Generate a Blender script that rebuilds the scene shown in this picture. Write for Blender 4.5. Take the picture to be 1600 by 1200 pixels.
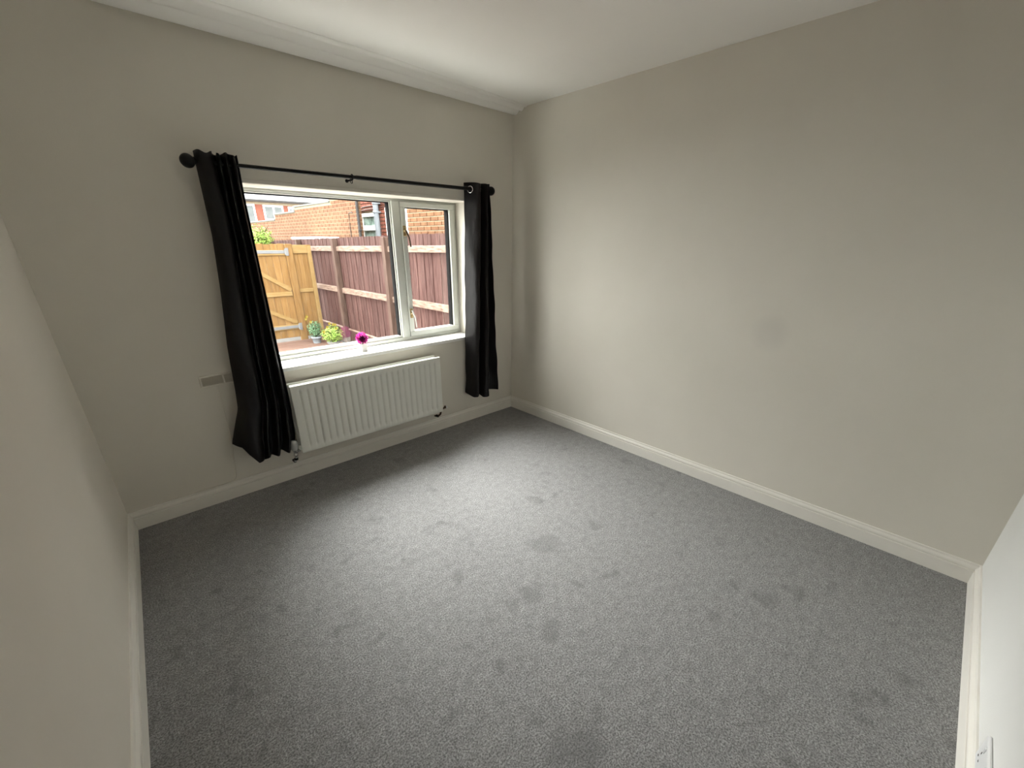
import bpy, math, random
from mathutils import Vector, Matrix

random.seed(11)
scene = bpy.context.scene
col = scene.collection
for o in list(bpy.data.objects):
    bpy.data.objects.remove(o)

# ------------------------------------------------------------------ camera
F_PX = 659.355
cam_d = bpy.data.cameras.new('camera')
cam = bpy.data.objects.new('camera', cam_d)
col.objects.link(cam)
cam_d.sensor_fit = 'HORIZONTAL'
cam_d.sensor_width = 36.0
cam_d.lens = F_PX * 36.0 / 1600.0
cam_d.shift_x = 2.785 / 1600.0
cam_d.shift_y = 61.185 / 1600.0
cam_d.clip_start = 0.01
cam_d.clip_end = 300
yaw, pitch, roll = 0.755231, -0.406090, 0.005934
fw = Vector((math.sin(yaw) * math.cos(pitch), math.cos(yaw) * math.cos(pitch), math.sin(pitch)))
r0 = Vector((math.cos(yaw), -math.sin(yaw), 0))
u0 = r0.cross(fw)
rt = r0 * math.cos(roll) + u0 * math.sin(roll)
up = -r0 * math.sin(roll) + u0 * math.cos(roll)
m = Matrix((rt, up, -fw)).transposed().to_4x4()
m.translation = Vector((-2.6650, -2.8206, 1.4801))
cam.matrix_world = m
scene.camera = cam

# ------------------------------------------------------------------ light
world = bpy.data.worlds.new('world')
scene.world = world
world.use_nodes = True
bg = world.node_tree.nodes['Background']
bg.inputs[0].default_value = (1.0, 0.985, 0.955, 1)     # even, bright overcast sky
bg.inputs[1].default_value = 9.0

sun_d = bpy.data.lights.new('sun', 'SUN')              # sun behind thin cloud: very soft
sun = bpy.data.objects.new('sun', sun_d)
col.objects.link(sun)
sun_d.energy = 16.0
sun_d.angle = math.radians(50)
sun_d.color = (1.0, 0.985, 0.96)
SUN_AZ, SUN_EL = math.radians(-3), math.radians(42)     # azimuth from +y towards +x
sdir = Vector((math.sin(SUN_AZ) * math.cos(SUN_EL), math.cos(SUN_AZ) * math.cos(SUN_EL), math.sin(SUN_EL)))
sun.rotation_euler = sdir.to_track_quat('Z', 'Y').to_euler()
sun.location = (0, 12, 9)

vs = scene.view_settings
vs.view_transform = 'Standard'
vs.look = 'None'
vs.exposure = 0.54
vs.gamma = 1.0
vs.use_curve_mapping = False
scene.cycles.use_denoising = True
scene.cycles.max_bounces = 16
scene.cycles.diffuse_bounces = 10
scene.cycles.sample_clamp_indirect = 10.0

# ------------------------------------------------------------------ materials
def principled(name):
    mt = bpy.data.materials.new(name)
    mt.use_nodes = True
    nt = mt.node_tree
    return mt, nt, nt.nodes['Principled BSDF']

def ramp2(nt, a, b, p0=0.0, p1=1.0):
    r = nt.nodes.new('ShaderNodeValToRGB')
    r.color_ramp.elements[0].position = p0
    r.color_ramp.elements[1].position = p1
    r.color_ramp.elements[0].color = (*a, 1)
    r.color_ramp.elements[1].color = (*b, 1)
    return r

def coords(nt, scale=(1, 1, 1), per_object=False):
    tc = nt.nodes.new('ShaderNodeTexCoord')
    mp = nt.nodes.new('ShaderNodeMapping')
    mp.inputs['Scale'].default_value = scale
    nt.links.new(tc.outputs['Object'], mp.inputs['Vector'])
    if per_object:
        oi = nt.nodes.new('ShaderNodeObjectInfo')
        mu = nt.nodes.new('ShaderNodeMath'); mu.operation = 'MULTIPLY'; mu.inputs[1].default_value = 37.0
        nt.links.new(oi.outputs['Random'], mu.inputs[0])
        cx = nt.nodes.new('ShaderNodeCombineXYZ')
        for k in range(3):
            nt.links.new(mu.outputs[0], cx.inputs[k])
        nt.links.new(cx.outputs[0], mp.inputs['Location'])
    return mp

def noise(nt, vec, scale, detail=3, rough=0.55):
    n = nt.nodes.new('ShaderNodeTexNoise')
    n.inputs['Scale'].default_value = scale
    n.inputs['Detail'].default_value = detail
    n.inputs['Roughness'].default_value = rough
    nt.links.new(vec.outputs[0], n.inputs['Vector'])
    return n

def mat_noise(name, a, b, scale=8, rough=0.6, bump=0.0, bscale=None, stretch=(1, 1, 1), per_object=False,
              metallic=0.0, p0=0.3, p1=0.7, detail=3, sheen=0.0, spec=0.5, tint=0.0):
    mt, nt, bs = principled(name)
    mp = coords(nt, stretch, per_object)
    n = noise(nt, mp, scale, detail)
    r = ramp2(nt, a, b, p0, p1)
    nt.links.new(n.outputs['Fac'], r.inputs[0])
    out = r.outputs[0]
    if tint:
        oi = nt.nodes.new('ShaderNodeObjectInfo')
        mr = nt.nodes.new('ShaderNodeMapRange')
        mr.inputs[3].default_value = 1 - tint
        mr.inputs[4].default_value = 1 + tint
        nt.links.new(oi.outputs['Random'], mr.inputs[0])
        mx = nt.nodes.new('ShaderNodeVectorMath'); mx.operation = 'SCALE'
        nt.links.new(out, mx.inputs[0]); nt.links.new(mr.outputs[0], mx.inputs['Scale'])
        out = mx.outputs[0]
    nt.links.new(out, bs.inputs['Base Color'])
    bs.inputs['Roughness'].default_value = rough
    bs.inputs['Metallic'].default_value = metallic
    bs.inputs['Specular IOR Level'].default_value = spec
    if sheen:
        bs.inputs['Sheen Weight'].default_value = sheen
        bs.inputs['Sheen Roughness'].default_value = 0.5
    if bump:
        n2 = noise(nt, mp, bscale or scale * 4, 3)
        bp = nt.nodes.new('ShaderNodeBump')
        bp.inputs['Strength'].default_value = bump
        bp.inputs['Distance'].default_value = 0.004
        nt.links.new(n2.outputs['Fac'], bp.inputs['Height'])
        nt.links.new(bp.outputs[0], bs.inputs['Normal'])
    return mt

WALL_A, WALL_B = (0.685, 0.655, 0.59), (0.71, 0.68, 0.615)
M = {}
M['wall_white'] = mat_noise('white_wall_paint', (0.735, 0.74, 0.725), (0.755, 0.76, 0.745), 3, 0.75, 0.10, 180, spec=0.25)
M['wall_lit'] = mat_noise('wall_paint_lit', (0.755, 0.72, 0.655), (0.775, 0.74, 0.675), 3, 0.75, 0.10, 180, spec=0.25)  # same wall paint, lightened to stand in for light on the left wall
M['wall'] = mat_noise('wall_paint', WALL_A, WALL_B, 3, 0.75, 0.10, 180, spec=0.25)
M['ceiling'] = mat_noise('ceiling_paint', (0.86, 0.85, 0.82), (0.88, 0.87, 0.84), 2, 0.8, 0.06, 140, spec=0.2)
M['skirting'] = mat_noise('skirting_gloss', (0.76, 0.74, 0.69), (0.80, 0.78, 0.73), 6, 0.42, 0.05, 60)
M['upvc'] = mat_noise('white_upvc', (0.60, 0.62, 0.575), (0.64, 0.66, 0.615), 5, 0.35)
M['sill'] = mat_noise('sill_gloss', (0.84, 0.84, 0.82), (0.88, 0.88, 0.86), 5, 0.35)
M['gasket'] = mat_noise('black_gasket', (0.008, 0.008, 0.008), (0.014, 0.014, 0.014), 20, 0.9, spec=0.05)
M['rad'] = mat_noise('radiator_enamel', (0.76, 0.77, 0.72), (0.79, 0.80, 0.75), 5, 0.33)
M['black'] = mat_noise('black_metal', (0.003, 0.003, 0.003), (0.006, 0.006, 0.006), 20, 0.38, spec=0.2)
M['chrome'] = mat_noise('chrome', (0.62, 0.62, 0.62), (0.72, 0.72, 0.72), 9, 0.18, metallic=1.0)
M['brass'] = mat_noise('tarnished_brass', (0.30, 0.20, 0.07), (0.62, 0.50, 0.28), 60, 0.35, metallic=0.9)
M['bronze'] = mat_noise('dark_bronze', (0.05, 0.03, 0.015), (0.12, 0.075, 0.04), 50, 0.4, metallic=0.6)
M['plastic_white'] = mat_noise('white_plastic', (0.72, 0.73, 0.74), (0.77, 0.78, 0.79), 8, 0.35)
M['plastic_grey'] = mat_noise('pale_grey_plastic', (0.50, 0.51, 0.50), (0.56, 0.57, 0.56), 8, 0.4)

def curtain_material():
    mt, nt, bs = principled('dark_satin')
    mp = coords(nt, (1, 1, 0.35))
    n = noise(nt, mp, 30, 4)
    r = ramp2(nt, (0.0065, 0.0058, 0.0060), (0.013, 0.0115, 0.012))
    nt.links.new(n.outputs['Fac'], r.inputs[0])
    nt.links.new(r.outputs[0], bs.inputs['Base Color'])
    bs.inputs['Roughness'].default_value = 0.33
    bs.inputs['Specular IOR Level'].default_value = 0.2
    n2 = noise(nt, mp, 16, 3)
    bp = nt.nodes.new('ShaderNodeBump')
    bp.inputs['Strength'].default_value = 0.35
    bp.inputs['Distance'].default_value = 0.012
    nt.links.new(n2.outputs['Fac'], bp.inputs['Height'])
    nt.links.new(bp.outputs[0], bs.inputs['Normal'])
    return mt
M['curtain'] = curtain_material()

def glass_material():
    mt = bpy.data.materials.new('window_glass')
    mt.use_nodes = True
    nt = mt.node_tree
    nt.nodes.clear()
    out = nt.nodes.new('ShaderNodeOutputMaterial')
    tr = nt.nodes.new('ShaderNodeBsdfTransparent'); tr.inputs[0].default_value = (0.97, 0.98, 0.97, 1)
    gl = nt.nodes.new('ShaderNodeBsdfGlossy'); gl.inputs['Roughness'].default_value = 0.02
    lw = nt.nodes.new('ShaderNodeLayerWeight'); lw.inputs[0].default_value = 0.5
    pw = nt.nodes.new('ShaderNodeMath'); pw.operation = 'POWER'; pw.inputs[1].default_value = 4.5
    nt.links.new(lw.outputs['Facing'], pw.inputs[0])
    fr = nt.nodes.new('ShaderNodeMapRange'); fr.inputs[3].default_value = 0.03; fr.inputs[4].default_value = 0.7
    nt.links.new(pw.outputs[0], fr.inputs[0])
    mx = nt.nodes.new('ShaderNodeMixShader')
    nt.links.new(fr.outputs[0], mx.inputs[0])
    nt.links.new(tr.outputs[0], mx.inputs[1]); nt.links.new(gl.outputs[0], mx.inputs[2])
    nt.links.new(mx.outputs[0], out.inputs[0])
    return mt
M['glass'] = glass_material()

def carpet_material():
    mt, nt, bs = principled('grey_carpet')
    mp = coords(nt)
    fine = noise(nt, mp, 170, 4, 0.75)
    rf = ramp2(nt, (0.0215, 0.0213, 0.0218), (0.395, 0.392, 0.400), 0.39, 0.64)
    nt.links.new(fine.outputs['Fac'], rf.inputs[0])
    # trodden marks in the pile: scattered soft-edged darker patches
    warp = noise(nt, mp, 9, 3)
    vm = nt.nodes.new('ShaderNodeVectorMath'); vm.operation = 'SCALE'; vm.inputs['Scale'].default_value = 0.16
    nt.links.new(warp.outputs['Color'], vm.inputs[0])
    va = nt.nodes.new('ShaderNodeVectorMath'); va.operation = 'ADD'
    nt.links.new(mp.outputs[0], va.inputs[0]); nt.links.new(vm.outputs[0], va.inputs[1])
    marks = noise(nt, va, 8.5, 2, 0.5)
    rm = ramp2(nt, (0.62, 0.62, 0.62), (1, 1, 1), 0.27, 0.38)
    nt.links.new(marks.outputs['Fac'], rm.inputs[0])
    mul = nt.nodes.new('ShaderNodeMix'); mul.data_type = 'RGBA'; mul.blend_type = 'MULTIPLY'
    mul.inputs[0].default_value = 1.0
    nt.links.new(rf.outputs[0], mul.inputs[6]); nt.links.new(rm.outputs[0], mul.inputs[7])
    chain = mul.outputs[2]
    for px, py, rr_ in ((-1.29, -1.63, .105), (-1.58, -1.81, .075), (-1.94, -2.37, .100), (-1.21, -2.02, .040), (-1.38, -1.93, .050),
                        (-.82, -2.57, .065), (-1.10, -2.43, .045), (-1.66, -2.02, .050), (-1.02, -1.30, .060), (-.95, -1.72, .05), (-1.92, -2.01, .03)):
        dn = nt.nodes.new('ShaderNodeVectorMath'); dn.operation = 'DISTANCE'
        dn.inputs[1].default_value = (px + .08, py + .08, .08)
        nt.links.new(va.outputs[0], dn.inputs[0])
        rd = ramp2(nt, (0.66, 0.66, 0.66), (1, 1, 1), rr_ * .55, rr_)
        nt.links.new(dn.outputs['Value'], rd.inputs[0])
        mk = nt.nodes.new('ShaderNodeMix'); mk.data_type = 'RGBA'; mk.blend_type = 'MULTIPLY'; mk.inputs[0].default_value = 1.0
        nt.links.new(chain, mk.inputs[6]); nt.links.new(rd.outputs[0], mk.inputs[7])
        chain = mk.outputs[2]
    big = noise(nt, mp, 26, 5, 0.7)
    rb = ramp2(nt, (0.62, 0.62, 0.62), (1.15, 1.15, 1.15), 0.32, 0.68)
    nt.links.new(big.outputs['Fac'], rb.inputs[0])
    mul2 = nt.nodes.new('ShaderNodeMix'); mul2.data_type = 'RGBA'; mul2.blend_type = 'MULTIPLY'
    mul2.inputs[0].default_value = 1.0
    nt.links.new(chain, mul2.inputs[6]); nt.links.new(rb.outputs[0], mul2.inputs[7])
    nt.links.new(mul2.outputs[2], bs.inputs['Base Color'])
    bs.inputs['Roughness'].default_value = 0.58
    bs.inputs['Specular IOR Level'].default_value = 0.85
    bs.inputs['Sheen Weight'].default_value = 0.25
    bs.inputs['Sheen Roughness'].default_value = 0.6
    bp = nt.nodes.new('ShaderNodeBump')
    bp.inputs['Strength'].default_value = 0.7
    bp.inputs['Distance'].default_value = 0.006
    nt.links.new(fine.outputs['Fac'], bp.inputs['Height'])
    nt.links.new(bp.outputs[0], bs.inputs['Normal'])
    return mt
M['carpet'] = carpet_material()

def right_wall_material():
    """The wall paint with one faint round patch, slightly darker."""
    mt, nt, bs = principled('wall_paint_dark_spot')
    mp = coords(nt)
    n = noise(nt, mp, 3, 3)
    r = ramp2(nt, WALL_A, WALL_B, 0.3, 0.7)
    nt.links.new(n.outputs['Fac'], r.inputs[0])
    d = nt.nodes.new('ShaderNodeVectorMath'); d.operation = 'DISTANCE'
    d.inputs[1].default_value = (0.0, -2.09, 1.02)
    nt.links.new(mp.outputs[0], d.inputs[0])
    rr = ramp2(nt, (0.93, 0.93, 0.94), (1, 1, 1), 0.05, 0.115)
    nt.links.new(d.outputs['Value'], rr.inputs[0])
    mx = nt.nodes.new('ShaderNodeMix'); mx.data_type = 'RGBA'; mx.blend_type = 'MULTIPLY'; mx.inputs[0].default_value = 1.0
    nt.links.new(r.outputs[0], mx.inputs[6]); nt.links.new(rr.outputs[0], mx.inputs[7])
    nt.links.new(mx.outputs[2], bs.inputs['Base Color'])
    bs.inputs['Roughness'].default_value = 0.75
    bs.inputs['Specular IOR Level'].default_value = 0.25
    n2 = noise(nt, mp, 180, 3)
    bp = nt.nodes.new('ShaderNodeBump'); bp.inputs['Strength'].default_value = 0.10; bp.inputs['Distance'].default_value = 0.004
    nt.links.new(n2.outputs['Fac'], bp.inputs['Height']); nt.links.new(bp.outputs[0], bs.inputs['Normal'])
    return mt
M['wall_right'] = right_wall_material()

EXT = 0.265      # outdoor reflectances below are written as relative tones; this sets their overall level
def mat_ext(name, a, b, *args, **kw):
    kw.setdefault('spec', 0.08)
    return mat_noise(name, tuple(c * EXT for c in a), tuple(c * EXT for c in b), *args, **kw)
# outdoors
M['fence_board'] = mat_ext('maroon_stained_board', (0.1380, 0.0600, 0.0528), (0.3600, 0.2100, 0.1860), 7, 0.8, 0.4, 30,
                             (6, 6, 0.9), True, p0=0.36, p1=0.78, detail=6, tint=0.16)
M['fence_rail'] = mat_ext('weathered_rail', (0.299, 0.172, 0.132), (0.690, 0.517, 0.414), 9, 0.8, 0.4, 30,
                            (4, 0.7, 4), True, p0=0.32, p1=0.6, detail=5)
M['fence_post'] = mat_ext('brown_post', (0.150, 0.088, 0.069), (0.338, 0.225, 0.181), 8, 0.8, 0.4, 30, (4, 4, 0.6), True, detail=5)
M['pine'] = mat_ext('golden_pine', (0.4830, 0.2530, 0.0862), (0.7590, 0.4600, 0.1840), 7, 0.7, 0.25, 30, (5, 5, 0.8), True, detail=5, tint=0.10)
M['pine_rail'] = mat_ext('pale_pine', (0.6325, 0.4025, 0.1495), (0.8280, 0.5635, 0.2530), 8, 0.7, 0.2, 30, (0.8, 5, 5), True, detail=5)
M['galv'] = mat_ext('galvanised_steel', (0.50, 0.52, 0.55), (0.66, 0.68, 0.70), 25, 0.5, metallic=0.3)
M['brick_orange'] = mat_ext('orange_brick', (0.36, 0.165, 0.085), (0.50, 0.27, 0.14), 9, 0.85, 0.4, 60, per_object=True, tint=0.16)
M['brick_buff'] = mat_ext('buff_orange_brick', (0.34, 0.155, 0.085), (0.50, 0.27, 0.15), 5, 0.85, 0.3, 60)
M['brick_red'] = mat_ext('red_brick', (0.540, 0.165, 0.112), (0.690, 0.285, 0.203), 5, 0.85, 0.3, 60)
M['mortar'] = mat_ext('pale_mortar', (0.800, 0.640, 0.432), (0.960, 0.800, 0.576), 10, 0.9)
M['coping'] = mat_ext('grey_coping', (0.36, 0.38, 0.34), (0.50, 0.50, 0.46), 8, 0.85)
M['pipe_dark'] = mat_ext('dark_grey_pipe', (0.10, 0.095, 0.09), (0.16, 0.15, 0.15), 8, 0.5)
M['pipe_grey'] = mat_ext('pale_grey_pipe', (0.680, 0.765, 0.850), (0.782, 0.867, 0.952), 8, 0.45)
M['white_paint'] = mat_noise('white_exterior_paint', (0.75, 0.76, 0.75), (0.82, 0.83, 0.82), 8, 0.5)
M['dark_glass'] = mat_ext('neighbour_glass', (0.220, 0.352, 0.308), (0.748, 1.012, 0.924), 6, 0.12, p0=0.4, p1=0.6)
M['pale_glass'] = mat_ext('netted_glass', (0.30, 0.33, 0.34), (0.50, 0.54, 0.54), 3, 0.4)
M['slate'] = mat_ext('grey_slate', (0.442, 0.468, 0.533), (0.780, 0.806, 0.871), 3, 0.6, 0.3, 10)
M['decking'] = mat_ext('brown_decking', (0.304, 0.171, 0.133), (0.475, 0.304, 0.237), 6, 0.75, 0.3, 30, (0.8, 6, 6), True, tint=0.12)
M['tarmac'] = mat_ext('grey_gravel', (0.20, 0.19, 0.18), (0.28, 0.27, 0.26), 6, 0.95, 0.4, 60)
M['bounce_paving'] = mat_noise('bounce_concrete', (0.64, 0.63, 0.61), (0.72, 0.71, 0.69), 4, 0.9, 0.3, 40)  # kept very pale to bounce daylight up through the window
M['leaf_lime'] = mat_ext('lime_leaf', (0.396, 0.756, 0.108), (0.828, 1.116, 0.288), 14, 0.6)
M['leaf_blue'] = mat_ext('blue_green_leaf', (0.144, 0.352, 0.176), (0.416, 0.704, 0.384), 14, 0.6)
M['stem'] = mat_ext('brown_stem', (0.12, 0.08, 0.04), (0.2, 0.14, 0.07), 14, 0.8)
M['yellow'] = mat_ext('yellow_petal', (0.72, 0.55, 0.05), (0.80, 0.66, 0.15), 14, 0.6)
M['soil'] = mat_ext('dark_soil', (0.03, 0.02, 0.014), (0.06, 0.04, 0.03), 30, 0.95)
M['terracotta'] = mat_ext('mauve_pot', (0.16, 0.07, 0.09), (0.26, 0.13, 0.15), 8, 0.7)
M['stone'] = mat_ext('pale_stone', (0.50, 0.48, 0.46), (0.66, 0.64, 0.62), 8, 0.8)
M['petal'] = mat_noise('magenta_petal', (0.62, 0.03, 0.36), (0.86, 0.14, 0.60), 40, 0.6)
M['petal_dark'] = mat_noise('wine_petal', (0.09, 0.0, 0.035), (0.30, 0.01, 0.14), 40, 0.6)
M['ceramic'] = mat_noise('white_ceramic', (0.72, 0.71, 0.68), (0.78, 0.77, 0.74), 8, 0.25)

# ------------------------------------------------------------------ builders
ORG = {}

class MB:
    """Collects vertices and faces in world space; build() links them as one mesh object."""
    def __init__(self):
        self.v, self.f, self.sm = [], [], []

    def add(self, vs, fs, smooth=False):
        b = len(self.v)
        self.v += [Vector(p) for p in vs]
        self.f += [tuple(b + i for i in f) for f in fs]
        self.sm += [smooth] * len(fs)
        return self

    def box(self, x0, x1, y0, y1, z0, z1):
        v = [(x, y, z) for x in (x0, x1) for y in (y0, y1) for z in (z0, z1)]
        return self.add(v, [(0, 1, 3, 2), (4, 6, 7, 5), (0, 4, 5, 1), (2, 3, 7, 6), (0, 2, 6, 4), (1, 5, 7, 3)])

    def bevel_box(self, x0, x1, y0, y1, z0, z1, b=0.004):
        """box with chamfered edges (24 vertices)"""
        X, Y, Z = (x0, x1), (y0, y1), (z0, z1)
        v, idx = [], {}
        for i in (0, 1):
            for j in (0, 1):
                for k in (0, 1):
                    c = Vector((X[i], Y[j], Z[k]))
                    s = Vector((1 - 2 * i, 1 - 2 * j, 1 - 2 * k)) * b
                    idx[i, j, k] = len(v)
                    v += [c + Vector((0, s.y, s.z)), c + Vector((s.x, 0, s.z)), c + Vector((s.x, s.y, 0))]
        I = lambda i, j, k, a: idx[i, j, k] + a
        f = []
        for s in (0, 1):
            a = [I(s, 0, 0, 0), I(s, 1, 0, 0), I(s, 1, 1, 0), I(s, 0, 1, 0)]; f.append(a if s else a[::-1])
            a = [I(0, s, 0, 1), I(1, s, 0, 1), I(1, s, 1, 1), I(0, s, 1, 1)]; f.append(a[::-1] if s else a)
            a = [I(0, 0, s, 2), I(1, 0, s, 2), I(1, 1, s, 2), I(0, 1, s, 2)]; f.append(a if s else a[::-1])
        for p in (0, 1):
            for q in (0, 1):
                f.append((I(0, p, q, 1), I(1, p, q, 1), I(1, p, q, 2), I(0, p, q, 2)))
                f.append((I(p, 0, q, 0), I(p, 1, q, 0), I(p, 1, q, 2), I(p, 0, q, 2)))
                f.append((I(p, q, 0, 0), I(p, q, 1, 0), I(p, q, 1, 1), I(p, q, 0, 1)))
        for i in (0, 1):
            for j in (0, 1):
                for k in (0, 1):
                    f.append((I(i, j, k, 0), I(i, j, k, 1), I(i, j, k, 2)))
        return self.add(v, f)

    def tube(self, pts, r, n=10, cap=True):
        pts = [Vector(p) for p in pts]
        rr = r if isinstance(r, (list, tuple)) else [r] * len(pts)
        vs, fs = [], []
        ref = None
        for i, p in enumerate(pts):
            t = (pts[min(i + 1, len(pts) - 1)] - pts[max(i - 1, 0)]).normalized()
            if ref is None:
                ref = Vector((0, 0, 1)) if abs(t.z) < 0.9 else Vector((1, 0, 0))
            a = t.cross(ref).normalized()
            b = t.cross(a).normalized()
            ref = -a.cross(t) if False else ref
            for k in range(n):
                w = 2 * math.pi * k / n
                vs.append(p + (a * math.cos(w) + b * math.sin(w)) * rr[i])
        for i in range(len(pts) - 1):
            for k in range(n):
                fs.append((i * n + k, i * n + (k + 1) % n, (i + 1) * n + (k + 1) % n, (i + 1) * n + k))
        self.add(vs, fs, True)
        if cap:
            self.add(vs[:n], [tuple(range(n))[::-1]])
            self.add(vs[-n:], [tuple(range(n))])
        return self

    def lathe(self, c, axis, prof, n=20):
        """prof: (distance along axis, radius)"""
        ax = Vector(axis).normalized()
        return self.tube([Vector(c) + ax * d for d, _ in prof], [max(r, 1e-4) for _, r in prof], n)

    def torus(self, c, axis, R, r, n=24, k=8):
        ax = Vector(axis).normalized()
        a = ax.orthogonal().normalized(); b = ax.cross(a)
        vs, fs = [], []
        for i in range(n):
            w = 2 * math.pi * i / n
            d = a * math.cos(w) + b * math.sin(w)
            for j in range(k):
                q = 2 * math.pi * j / k
                vs.append(Vector(c) + d * (R + r * math.cos(q)) + ax * r * math.sin(q))
        for i in range(n):
            for j in range(k):
                fs.append((i * k + j, ((i + 1) % n) * k + j, ((i + 1) % n) * k + (j + 1) % k, i * k + (j + 1) % k))
        return self.add(vs, fs, True)

    def sphere(self, c, r, n=20, k=12, sx=1, sy=1, sz=1):
        c = Vector(c); vs = [c + Vector((0, 0, r * sz))]; fs = []
        for j in range(1, k):
            p = math.pi * j / k
            for i in range(n):
                w = 2 * math.pi * i / n
                vs.append(c + Vector((r * sx * math.sin(p) * math.cos(w), r * sy * math.sin(p) * math.sin(w), r * sz * math.cos(p))))
        vs.append(c - Vector((0, 0, r * sz)))
        for i in range(n):
            fs.append((0, 1 + i, 1 + (i + 1) % n))
            for j in range(k - 2):
                b = 1 + j * n
                fs.append((b + i, b + n + i, b + n + (i + 1) % n, b + (i + 1) % n))
            b = 1 + (k - 2) * n
            fs.append((b + i, len(vs) - 1, b + (i + 1) % n))
        return self.add(vs, fs, True)

    def prism(self, poly, z0, z1):
        """vertical prism over an xy polygon (counter-clockwise)"""
        n = len(poly)
        v = [(x, y, z0) for x, y in poly] + [(x, y, z1) for x, y in poly]
        f = [tuple(range(n))[::-1], tuple(range(n, 2 * n))]
        f += [(i, (i + 1) % n, n + (i + 1) % n, n + i) for i in range(n)]
        return self.add(v, f)

    def mesh(self, name, mt, origin):
        me = bpy.data.meshes.new(name)
        me.from_pydata([tuple(p - origin) for p in self.v], [], self.f)
        me.validate()
        if len(me.polygons) == len(self.sm):
            me.polygons.foreach_set('use_smooth', self.sm)
        me.materials.append(M[mt] if isinstance(mt, str) else mt)
        me.update()
        return me

    def build(self, name, mt, parent=None, origin=None, keep_normals=False):
        if origin is None:
            lo = [min(p[i] for p in self.v) for i in range(3)]
            hi = [max(p[i] for p in self.v) for i in range(3)]
            origin = Vector(((lo[0] + hi[0]) / 2, (lo[1] + hi[1]) / 2, lo[2]))
        origin = Vector(origin)
        me = self.mesh(name, mt, origin)
        if not keep_normals:
            import bmesh
            bm = bmesh.new(); bm.from_mesh(me)
            bmesh.ops.recalc_face_normals(bm, faces=bm.faces[:])
            bm.to_mesh(me); bm.free()
        return place(name, me, origin, parent)

def place(name, me, loc, parent=None, rot=None):
    o = bpy.data.objects.new(name, me)
    col.objects.link(o)
    loc = Vector(loc)
    if parent is not None:
        o.parent = parent
        o.location = loc - ORG[parent.name]
    else:
        o.location = loc
    if rot is not None:
        o.rotation_euler = rot
    ORG[o.name] = loc
    return o

def thing(name, label, cat, loc, group=None):
    o = bpy.data.objects.new(name, None)
    o.empty_display_size = 0.1
    col.objects.link(o)
    o.location = loc
    ORG[o.name] = Vector(loc)
    return tag(o, label, cat, group)

def tag(o, label=None, cat=None, group=None, kind=None):
    if label: o['label'] = label
    if cat: o['category'] = cat
    if group: o['group'] = group
    if kind: o['kind'] = kind
    return o

def struct(o, label):
    return tag(o, label, None, None, 'structure')

def lerp_tab(tab, z):
    """piecewise linear through (z, value) pairs, z descending or ascending"""
    t = sorted(tab)
    if z <= t[0][0]: return t[0][1]
    for (a, va), (b, vb) in zip(t, t[1:]):
        if z <= b:
            return va + (vb - va) * (z - a) / (b - a)
    return t[-1][1]

def smooth_path(pts, n=8):
    pts = [Vector(p) for p in pts]
    out = []
    for i in range(len(pts) - 1):
        p0, p1, p2, p3 = pts[max(i - 1, 0)], pts[i], pts[i + 1], pts[min(i + 2, len(pts) - 1)]
        for k in range(n):
            t = k / n
            out.append(0.5 * ((2 * p1) + (p2 - p0) * t + (2 * p0 - 5 * p1 + 4 * p2 - p3) * t * t + (3 * p1 - p0 - 3 * p2 + p3) * t ** 3))
    out.append(pts[-1])
    return out

# ------------------------------------------------------------------ the room
W, D, H = 2.871, 3.204, 2.4
def x_left(y): return -W + 0.0541 * y
def y_near(x): return -D + 0.0100 * x
A = (0.0, 0.0)
B = (-W, 0.0)
yn0 = y_near(0.0)
xl = x_left(-3.23)
Dn = (xl, y_near(xl))
Cn = (0.0, yn0)

struct(MB().prism([(B[0] - .02, .0), (Dn[0] - .02, Dn[1] - .02), (Cn[0], Cn[1] - .02), (0.0, 0.0)], -0.06, 0.0)
       .build('floor', 'carpet', origin=(0, 0, 0)), 'dark grey cut-pile carpet with trodden marks')
struct(MB().prism([(B[0] - .12, .3), (Dn[0] - .12, Dn[1] - .12), (.12, Cn[1] - .12), (.12, .3)], H, H + 0.08)
       .build('ceiling', 'ceiling', origin=(0, 0, H)), 'plain white ceiling')
struct(MB().prism([(0, 0), (0, Cn[1] - .1), (.1, Cn[1] - .1), (.1, 0)], -0.06, H)
       .build('wall_right', 'wall_right', origin=(0, 0, 0)), 'long blank off-white wall with a faint round patch')
struct(MB().prism([(B[0], 0), (B[0] - .1, 0), (Dn[0] - .1, Dn[1] - .1), Dn], -0.06, H)
       .build('wall_left', 'wall_lit', origin=(B[0], 0, 0)), 'off-white wall beside the camera')
struct(MB().prism([Dn, (Dn[0], Dn[1] - .1), (0, Cn[1] - .1), Cn], -0.06, H)
       .build('wall_front', 'wall_white', origin=(0, Cn[1], 0)), 'off-white wall carrying the socket')

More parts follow.
